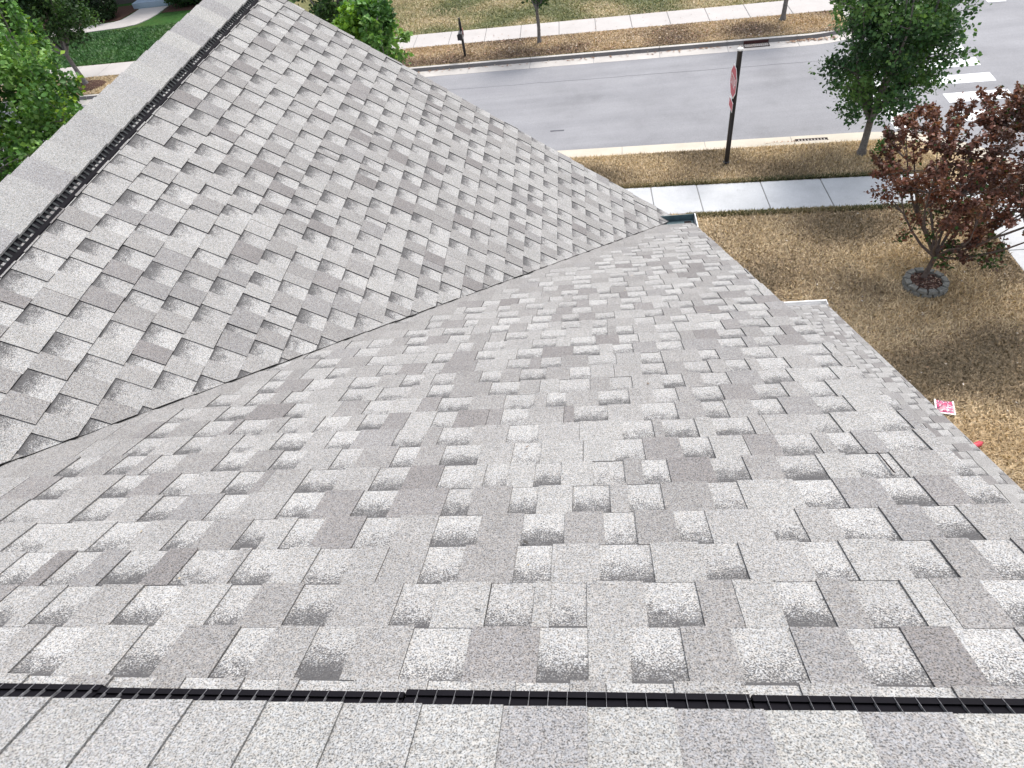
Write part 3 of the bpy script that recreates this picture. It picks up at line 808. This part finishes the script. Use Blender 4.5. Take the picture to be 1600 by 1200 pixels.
tree('bronze_leaved_tree', 'vase-shaped tree with dry reddish-brown leaves in a stone ring on the dry lawn', (7.31, 11.9, ZG), (8.0, 12.2, -6.95), (2.3, 2.2, 1.42), .64, 28000, .078, RED, 5,
     trunk_r=.055, limbs=15, twigs=150, spikes=190, spread=.08, shell=.25, bark='bark_mid', mat='leaf_red', lean=(.06, .02), spike_len=.5,
     tip=(0.05, 0.10, 0.025), tiprule=lambda q, r: (q[2] < -7.7 and r.random() < .55) or r.random() < .04)
tree('young_street_tree', 'dense dark green street tree beside the kerb right of the stop sign', (7.67, 17.57, ZG), (7.68, 17.6, -5.65), (1.85, 1.9, 2.5), .95, 23000, .105, GR_TR, 6,
     trunk_r=.095, limbs=11, twigs=260, spikes=50, spread=.17, shell=.3, spike_len=.7, flat_low=.03,
     tip=(0.16, 0.30, 0.05), tiprule=lambda q, r: (abs(q[0] - 7.6) > 1.7 and r.random() < .4))
tree('broad_leaved_tree', 'tall bright green tree rising beyond the upper left ridge of the roof', (-10.9, 10.4, ZG), (-10.9, 10.4, -3.6), (2.4, 2.4, 3.3), 1.4, 80000, .092, GR_MD, 8,
     trunk_r=.13, limbs=12, twigs=420, spikes=90, spread=.15, shell=.5, spike_len=.35,
     tip=(0.26, 0.42, 0.06), tiprule=lambda q, r: noise.noise(Vector((q[0], q[1], q[2] * .5)) * 1.3) > .40 and r.random() < .5)
tree('street_tree', 'leaning street tree with pale trunk and dark crown on the far verge at upper left', (-22.72, 29.53, ZG), (-23.3, 29.6, -4.9), (3.0, 3.0, 3.0), 1.3, 30000, .14, GR_DK, 9,
     trunk_r=.10, limbs=9, twigs=120, spikes=20, spread=.24, shell=.3, lean=(-.12, 0), flat_low=.1)
tree('street_tree', 'small yellow-green tree showing its top beyond the gable rake left of the mailbox', (-5.55, 17.95, ZG), (-5.55, 17.95, -5.05), (1.1, 1.1, 1.35), 1.5, 9000, .13, GR_MD, 10,
     trunk_r=.06, limbs=7, twigs=70, spikes=14, spread=.12, shell=.4, spike_len=.3,
     tip=(0.22, 0.42, 0.05), tiprule=lambda q, r: q[0] < -5.5 and q[2] > -5.0 and r.random() < .75)
tree('street_tree', 'dark green tree at the top edge behind the yellow-green one', (-9.7, 28.4, ZG), (-9.6, 28.4, -6.2), (2.0, 2.0, 1.9), 1.3, 6500, .15, GR_DK, 12,
     trunk_r=.08, limbs=7, twigs=90, spikes=6, spread=.17, shell=.4)
tree('street_tree', 'thin street tree on the far verge right of the mailbox', (-1.66, 28.5, ZG), (-1.55, 28.5, -6.1), (1.25, 1.25, 1.65), 1.25, 3600, .13, GR_DK, 13, trunk_r=.07, limbs=6, twigs=60, spread=.16)
tree('street_tree', 'street tree whose bare trunk alone shows near the far drain', (7.85, 28.1, ZG), (7.95, 28.1, -5.6), (1.3, 1.3, 1.5), 1.7, 3200, .13, GR_DK, 14, trunk_r=.085, limbs=6, twigs=60, spread=.16)
# a sprout at the foot of the street tree
mb_root = tag(empty('weed', (8.02, 17.35, ZG)), 'small leafy sprout in the dry grass at the foot of the street tree', 'weed')
r_ = np.random.default_rng(3); st = MB(); st.tube([(0, 0, 0), (.02, 0, .2), (.03, .01, .42)], [.008, .006, .003], 5); st.build('stem', M['bark'], mb_root)
Pq = np.column_stack([r_.normal(.02, .07, 130), r_.normal(0, .07, 130), r_.uniform(.12, .5, 130)])
link('foliage', leaves_mesh('foliage', Pq, .08, GR_MD, 4), None, mb_root)

# ------------------------------------------------------------------ stone ring with mulch
ring = tag(empty('planting_ring', (7.30, 11.76, ZG)), 'low ring of two courses of weathered blocks around the bronze tree', 'planter')
for lvl in range(2):
    n = 12
    for i in range(n):
        a0 = 2 * math.pi * (i + .5 * lvl) / n + .05; a1 = a0 + 2 * math.pi / n - .07; ro = random.uniform(.435, .455) + .015 * (1 - lvl); ri = ro - .125
        pts = [(ro * math.cos(a0), ro * math.sin(a0)), (ro * math.cos(a1), ro * math.sin(a1)), (ri * math.cos(a1 - .02), ri * math.sin(a1 - .02)), (ri * math.cos(a0 + .02), ri * math.sin(a0 + .02))]
        z0 = .0 + .085 * lvl - (.03 if lvl == 0 else 0); mb = MB(); mb.prism(pts, z0, .083 + .085 * lvl + random.uniform(-.006, .006))
        bevel(mb.build('block', M['stone'], ring), .01, 2)
mb = MB(); n = 20
for i in range(n):
    a, b = 2 * math.pi * i / n, 2 * math.pi * (i + 1) / n
    for r0, r1, z0, z1 in ((0, .17, .135, .12), (.17, .34, .12, .10)):
        q = [Vector((r0 * math.cos(a), r0 * math.sin(a), z0)), Vector((r1 * math.cos(a), r1 * math.sin(a), z1)), Vector((r1 * math.cos(b), r1 * math.sin(b), z1)), Vector((r0 * math.cos(b), r0 * math.sin(b), z0))]
        mb.poly(q if r0 else q[:3])
mb.build('mulch', M['mulch'], ring)
ch = MB()
for i in range(260):
    a = random.uniform(0, 6.28); d = .31 * math.sqrt(random.random()); q = random.uniform(0, 3.14); s = random.uniform(.012, .032)
    c = random.choice([(0.10, 0.05, 0.035), (0.24, 0.13, 0.09), (0.33, 0.24, 0.18), (0.05, 0.03, 0.03), (0.14, 0.06, 0.05)])
    x, y, z = d * math.cos(a), d * math.sin(a), .128 + random.uniform(0, .02)
    ch.poly([Vector((x + s * math.cos(q + t) * k, y + s * math.sin(q + t) * k, z + random.uniform(0, .012))) for t, k in ((0, 1), (1.3, .5), (3.14, 1), (4.5, .5))], [(*c, 1)] * 4)
o = ch.build('bark_chips', M['chip'], ring, color=True); o['kind'] = 'stuff'
# mulch bed of the leaning street tree
bed = tag(empty('mulch_bed', (-22.55, 29.25, ZG)), 'dark oval mulch patch at the foot of the leaning street tree', 'mulch bed')
mb = MB(); n = 22; mb.poly([Vector((.85 * math.cos(t) * (1 + .08 * math.sin(3 * t)), .6 * math.sin(t), .05 + 0 * t)) for t in [2 * math.pi * i / n for i in range(n)]])
k = len(mb.v)
for i in range(n):
    a, b = 2 * math.pi * i / n, 2 * math.pi * (i + 1) / n
    f = lambda t, e, z: Vector((e * .85 * math.cos(t) * (1 + .08 * math.sin(3 * t)), e * .6 * math.sin(t), z))
    mb.poly([f(a, 1.12, -.01), f(b, 1.12, -.01), f(b, 1, .05), f(a, 1, .05)])
mb.build('mulch', M['mulch'], bed)

# ------------------------------------------------------------------ stop sign
sg = tag(empty('stop_sign', (4.03, 17.7, ZG)), 'red octagonal stop sign seen nearly edge-on on a tall black post', 'road sign')
mb = MB(); mb.tube([(0, 0, -.1), (0, 0, 3.12)], [.066, .066], 16); mb.build('post', M['black'], sg, smooth=False)
mb = MB(); mb.tube([(0, 0, -.05), (0, 0, .05), (0, 0, .07)], [.095, .095, .07], 16); mb.build('post_base', M['black'], sg)
mb = MB(); mb.tube([(0, 0, 3.12), (0, 0, 3.165), (0, 0, 3.19)], [.072, .072, .03], 16); mb.build('post_cap', M['white'], sg)
def face_plate(name, mat, pts, x, th, par):
    # plate in the plane x = const, facing -x; pts are (y, z)
    b = MB(); A = [Vector((x, y, z)) for y, z in pts]; B = [Vector((x - th, y, z)) for y, z in pts]; k = len(pts)
    b.poly(A); b.poly(B[::-1])
    for i in range(k): j = (i + 1) % k; b.poly([A[j], A[i], B[i], B[j]])
    return b.build(name, mat, par)
oct_ = lambda R, cz: [(R * math.cos(math.radians(22.5 + 45 * i)), cz + R * math.sin(math.radians(22.5 + 45 * i))) for i in range(8)]
cz = 2.34
pl = face_plate('panel', M['alu'], oct_(.43, cz), -.07, .004, sg)
face_plate('border', M['white'], oct_(.428, cz), -.075, .002, pl); face_plate('red_face', M['sign_red'], oct_(.392, cz), -.078, .002, pl)
def stroke_text(txt, w_, h_, th, gap):
    G = {'S': [((0, 0), (1, 0)), ((1, 0), (1, .5)), ((1, .5), (0, .5)), ((0, .5), (0, 1)), ((0, 1), (1, 1))], 'T': [((.5, 0), (.5, 1)), ((0, 1), (1, 1))],
         'O': [((0, 0), (1, 0)), ((1, 0), (1, 1)), ((1, 1), (0, 1)), ((0, 1), (0, 0))], 'P': [((0, 0), (0, 1)), ((0, 1), (1, 1)), ((1, 1), (1, .5)), ((1, .5), (0, .5))]}
    W = len(txt) * w_ + (len(txt) - 1) * gap; out = []
    for i, c in enumerate(txt):
        ox = -W / 2 + i * (w_ + gap)
        for (a, b), (c_, d) in G[c]: out.append((ox + min(a, c_) * w_ - th / 2, ox + max(a, c_) * w_ + th / 2, min(b, d) * h_ - th / 2, max(b, d) * h_ + th / 2))
    return out
tx = MB()
for a, b, c_, d in stroke_text('STOP', .095, .24, .034, .062):      # reads left to right when seen from -x, where +y is to the left
    tx.box(-.0815, -.0802, -b, -a, cz - .12 + c_, cz - .12 + d)
tx.build('lettering', M['white'], pl)
pq = [(-.24, 1.60), (.24, 1.60), (.24, 1.86), (-.24, 1.86)]; pr = [(-.215, 1.625), (.215, 1.625), (.215, 1.835), (-.215, 1.835)]
p_ = face_plate('plaque', M['white'], pq, -.07, .004, sg); face_plate('plaque_face', M['plq'] if 'plq' in M else M['sign_red'], pr, -.0745, .002, p_)
mb = MB(); mb.box(-.072, -.05, -.02, .02, 2.1, 2.16); mb.box(-.072, -.05, -.02, .02, 2.52, 2.58); mb.build('bracket', M['alu'], sg)

# ------------------------------------------------------------------ mailbox
mbx = tag(empty('mailbox', (-4.71, 27.93, ZG)), 'black mailbox on a slender post on the far verge', 'mailbox')
mb = MB(); mb.box(-.045, .045, -.045, .045, -.1, 1.32); mb.box(-.03, .03, -.03, .03, 1.32, 1.46); mb.build('post', M['black'], mbx)
mb = MB(); prof = [(-.10, 0), (.10, 0), (.10, .14)] + [(.10 * math.cos(t), .14 + .09 * math.sin(t)) for t in [math.pi * i / 8 for i in range(1, 8)]] + [(-.10, .14)]
A = [Vector((x - .02, -.42, .78 + z)) for x, z in prof]; B = [Vector((x - .02, .08, .78 + z)) for x, z in prof]; k = len(prof)
mb.poly(A); mb.poly(B[::-1])
for i in range(k): j = (i + 1) % k; mb.poly([A[j], A[i], B[i], B[j]])
mb.build('box', M['black'], mbx)
mb = MB(); mb.box(-.12, .08, -.435, -.421, .775, .99); mb.build('door', M['black'], mbx)
mb = MB(); mb.box(.084, .094, -.2, -.17, .9, 1.1); mb.box(.084, .094, -.2, -.1, 1.06, 1.12); mb.build('flag', M['sign_red'], mbx)
mb = MB(); mb.box(-.06, .03, -.3, .05, .72, .775); mb.build('bracket', M['black'], mbx)

# ------------------------------------------------------------------ litter on the lawn beside the low roof
def pack(name, label, x, y, rz, w_, h_, cols):
    o = tag(empty(name, (x, y, ZG + .05), rz), label, 'package')
    k = N('printed_film_' + name, .35, .5)
    c = k.ramp(k.noise(9, 2, .6), cols, 'CONSTANT'); k.out(c)
    mb = MB(); n = 6
    T = lambda i, j, s: Vector((-w_ / 2 + w_ * i / n, -h_ / 2 + h_ * j / n, s * (.004 + .03 * math.sin(math.pi * i / n) ** .6 * math.sin(math.pi * j / n) ** .6)))
    for i in range(n):
        for j in range(n):
            mb.poly([T(i, j, 1), T(i + 1, j, 1), T(i + 1, j + 1, 1), T(i, j + 1, 1)]); mb.poly([T(i, j + 1, -1), T(i + 1, j + 1, -1), T(i + 1, j, -1), T(i, j, -1)])
    mb.build('pouch', k.m, o, smooth=True)
    mb = MB()
    for a in ((-w_ / 2 - .022, -w_ / 2 + .004, -h_ / 2 - .02, h_ / 2 + .02), (w_ / 2 - .004, w_ / 2 + .022, -h_ / 2 - .02, h_ / 2 + .02), (-w_ / 2, w_ / 2, -h_ / 2 - .02, -h_ / 2 + .004)): mb.box(*a, -.006, .007)
    mb.build('edge_seal', M['white'], o)
    return o
pack('package', 'pink and white printed package lying on the lawn past the low roof edge', 6.41, 8.21, -.25, .28, .30,
     [(0, (.55, .04, .14)), (.40, (.05, .015, .04)), (.46, (.6, .06, .18)), (.54, (.7, .6, .66)), (.58, (.07, .02, .06)), (.64, (.62, .12, .24))])
o = tag(empty('red_package', (6.575, 7.3, ZG + .06), .4), 'small red package half hidden by the low roof edge', 'package')
mb = MB(); mb.tube([(-.12, 0, 0), (-.1, 0, 0), (.1, 0, 0), (.12, 0, 0)], [.02, .05, .05, .02], 12); mb.build('body', M['sign_red'], o, smooth=True)
mb = MB(); mb.tube([(.12, 0, 0), (.15, 0, 0)], [.025, .02], 10); mb.build('cap', M['sign_red'], o)

# ------------------------------------------------------------------ across the street, upper left: curved path, bushes, house
mb = MB()
c1 = [(-29.5, 37.2), (-27, 37.35), (-25.4, 37.4), (-24.6, 37.65), (-24.2, 38.3), (-24.0, 39.1), (-23.9, 40.4)]
c0 = [(-29.5, 38.3), (-27, 38.4), (-25.9, 38.45), (-25.5, 38.7), (-25.35, 39.2), (-25.25, 39.8), (-25.2, 40.4)]
c1 = [(x + .55, y - .1) for x, y in c1]
me_ = tag(empty('garden_path'), None, None, None, 'structure')
for i in range(6):
    mb = MB(); mb.prism([c1[i], c1[i + 1], c0[i + 1], c0[i]], -9.05, -8.96 + .002 * (i % 2)); mb.build('slab', M['walk_far'], me_)
mb = MB(); mb.prism([(-33, 38.5), (-25.7, 38.7), (-25.35, 40.2), (-25.3, 41.4), (-33, 41.4)], -9.05, -8.97); tag(mb.build('planting_bed', M['mulch']), kind='structure')
mb = MB(); mb.prism([(-23.3, 39.2), (-16, 38.6), (-15.4, 41.4), (-23.3, 41.4)], -9.05, -8.97); tag(mb.build('planting_bed', M['mulch']), kind='structure')
def bush(label, x, y, rx, ry, rz, n, size, cols, seed, group='clipped bushes before the far house'):
    root = tag(empty('bush', (x, y, ZG)), label, 'bush', group); r = np.random.default_rng(seed)
    st = MB()
    for i in range(7):
        a = i * .9; st.tube([(0, 0, 0), (rx * .4 * math.cos(a), ry * .4 * math.sin(a), rz * .5), (rx * .7 * math.cos(a), ry * .7 * math.sin(a), rz * 1.1)], [.03, .02, .008], 5)
    st.build('stems', M['bark_dark'], root)
    u_ = r.normal(0, 1, (n, 3)); u_ /= np.linalg.norm(u_, axis=1)[:, None]; k = r.uniform(.35, 1, n) ** .4
    bl = np.array([1 + .28 * noise.noise(Vector(q) * 2.2 + Vector((seed, 0, 0))) for q in u_])
    P = u_ * (k * bl)[:, None] * np.array([rx, ry, rz]) + np.array([0, 0, rz * .95])
    link('foliage', leaves_mesh('foliage', P[P[:, 2] > .02], size, cols, seed), None, root)
EV = [(0.010, 0.024, 0.010), (0.016, 0.04, 0.014), (0.028, 0.06, 0.02)]
bush('rounded dark evergreen bush left of the curved path end', -26.6, 39.3, .85, .8, 1.0, 3500, .12, EV, 31)
bush('dark sprawling bush at the top edge between the two trees', -28.9, 39.6, 1.2, .9, 1.0, 3500, .14, EV, 32)
bush('large dark bush right of the curved path end', -21.9, 40.1, 1.3, 1.0, 1.1, 5000, .14, GR_DK[:3], 33)
bush('dark bush beside the roof ridge at the top edge', -18.9, 39.9, 1.7, 1.1, 1.2, 5000, .14, EV, 34)
nb = tag(empty('neighbour_house', (-24, 42, ZG)), 'blue-grey house at the top edge behind the dark bushes', 'house')
mb = MB(); mb.box(-11, 10, 0, 9, .45, 5.6); mb.build('wall', M['siding'], nb)
mb = MB(); mb.box(-11.05, 10.05, -.05, 9, -.1, .45); mb.build('foundation', M['dark_roof'], nb)
for i in range(14):
    mb = MB(); mb.box(-11, 10, -.03, -.002, .47 + i * .18, .64 + i * .18); mb.build('siding_board', M['siding_blue'], nb)
for x in (-7, 4):
    mb = MB(); mb.box(x, x + 1.2, -.07, -.035, 1.3, 2.8); w1 = mb.build('window', M['trim'], nb)
    mb = MB(); mb.box(x + .08, x + 1.12, -.075, -.071, 1.38, 2.72); mb.build('pane', M['glass'], w1)
mb = MB(); mb.prism([(-1.6, -1.5), (.9, -1.5), (.9, -.06), (-1.6, -.06)], 0, .3); mb.build('porch_step', M['siding_blue'], nb)
mb = MB()
for pts in ([(-11.5, -.6, 5.5), (10.5, -.6, 5.5), (10.5, 4.5, 8.2), (-11.5, 4.5, 8.2)], [(-11.5, 4.5, 8.2), (10.5, 4.5, 8.2), (10.5, 9.6, 5.5), (-11.5, 9.6, 5.5)], [(-11.5, -.6, 5.5), (-11.5, 4.5, 8.2), (-11.5, 9.6, 5.5)], [(10.5, -.6, 5.5), (10.5, 9.6, 5.5), (10.5, 4.5, 8.2)]):
    mb.poly([Vector(p) for p in pts])
mb.build('roof', M['dark_roof'], nb)
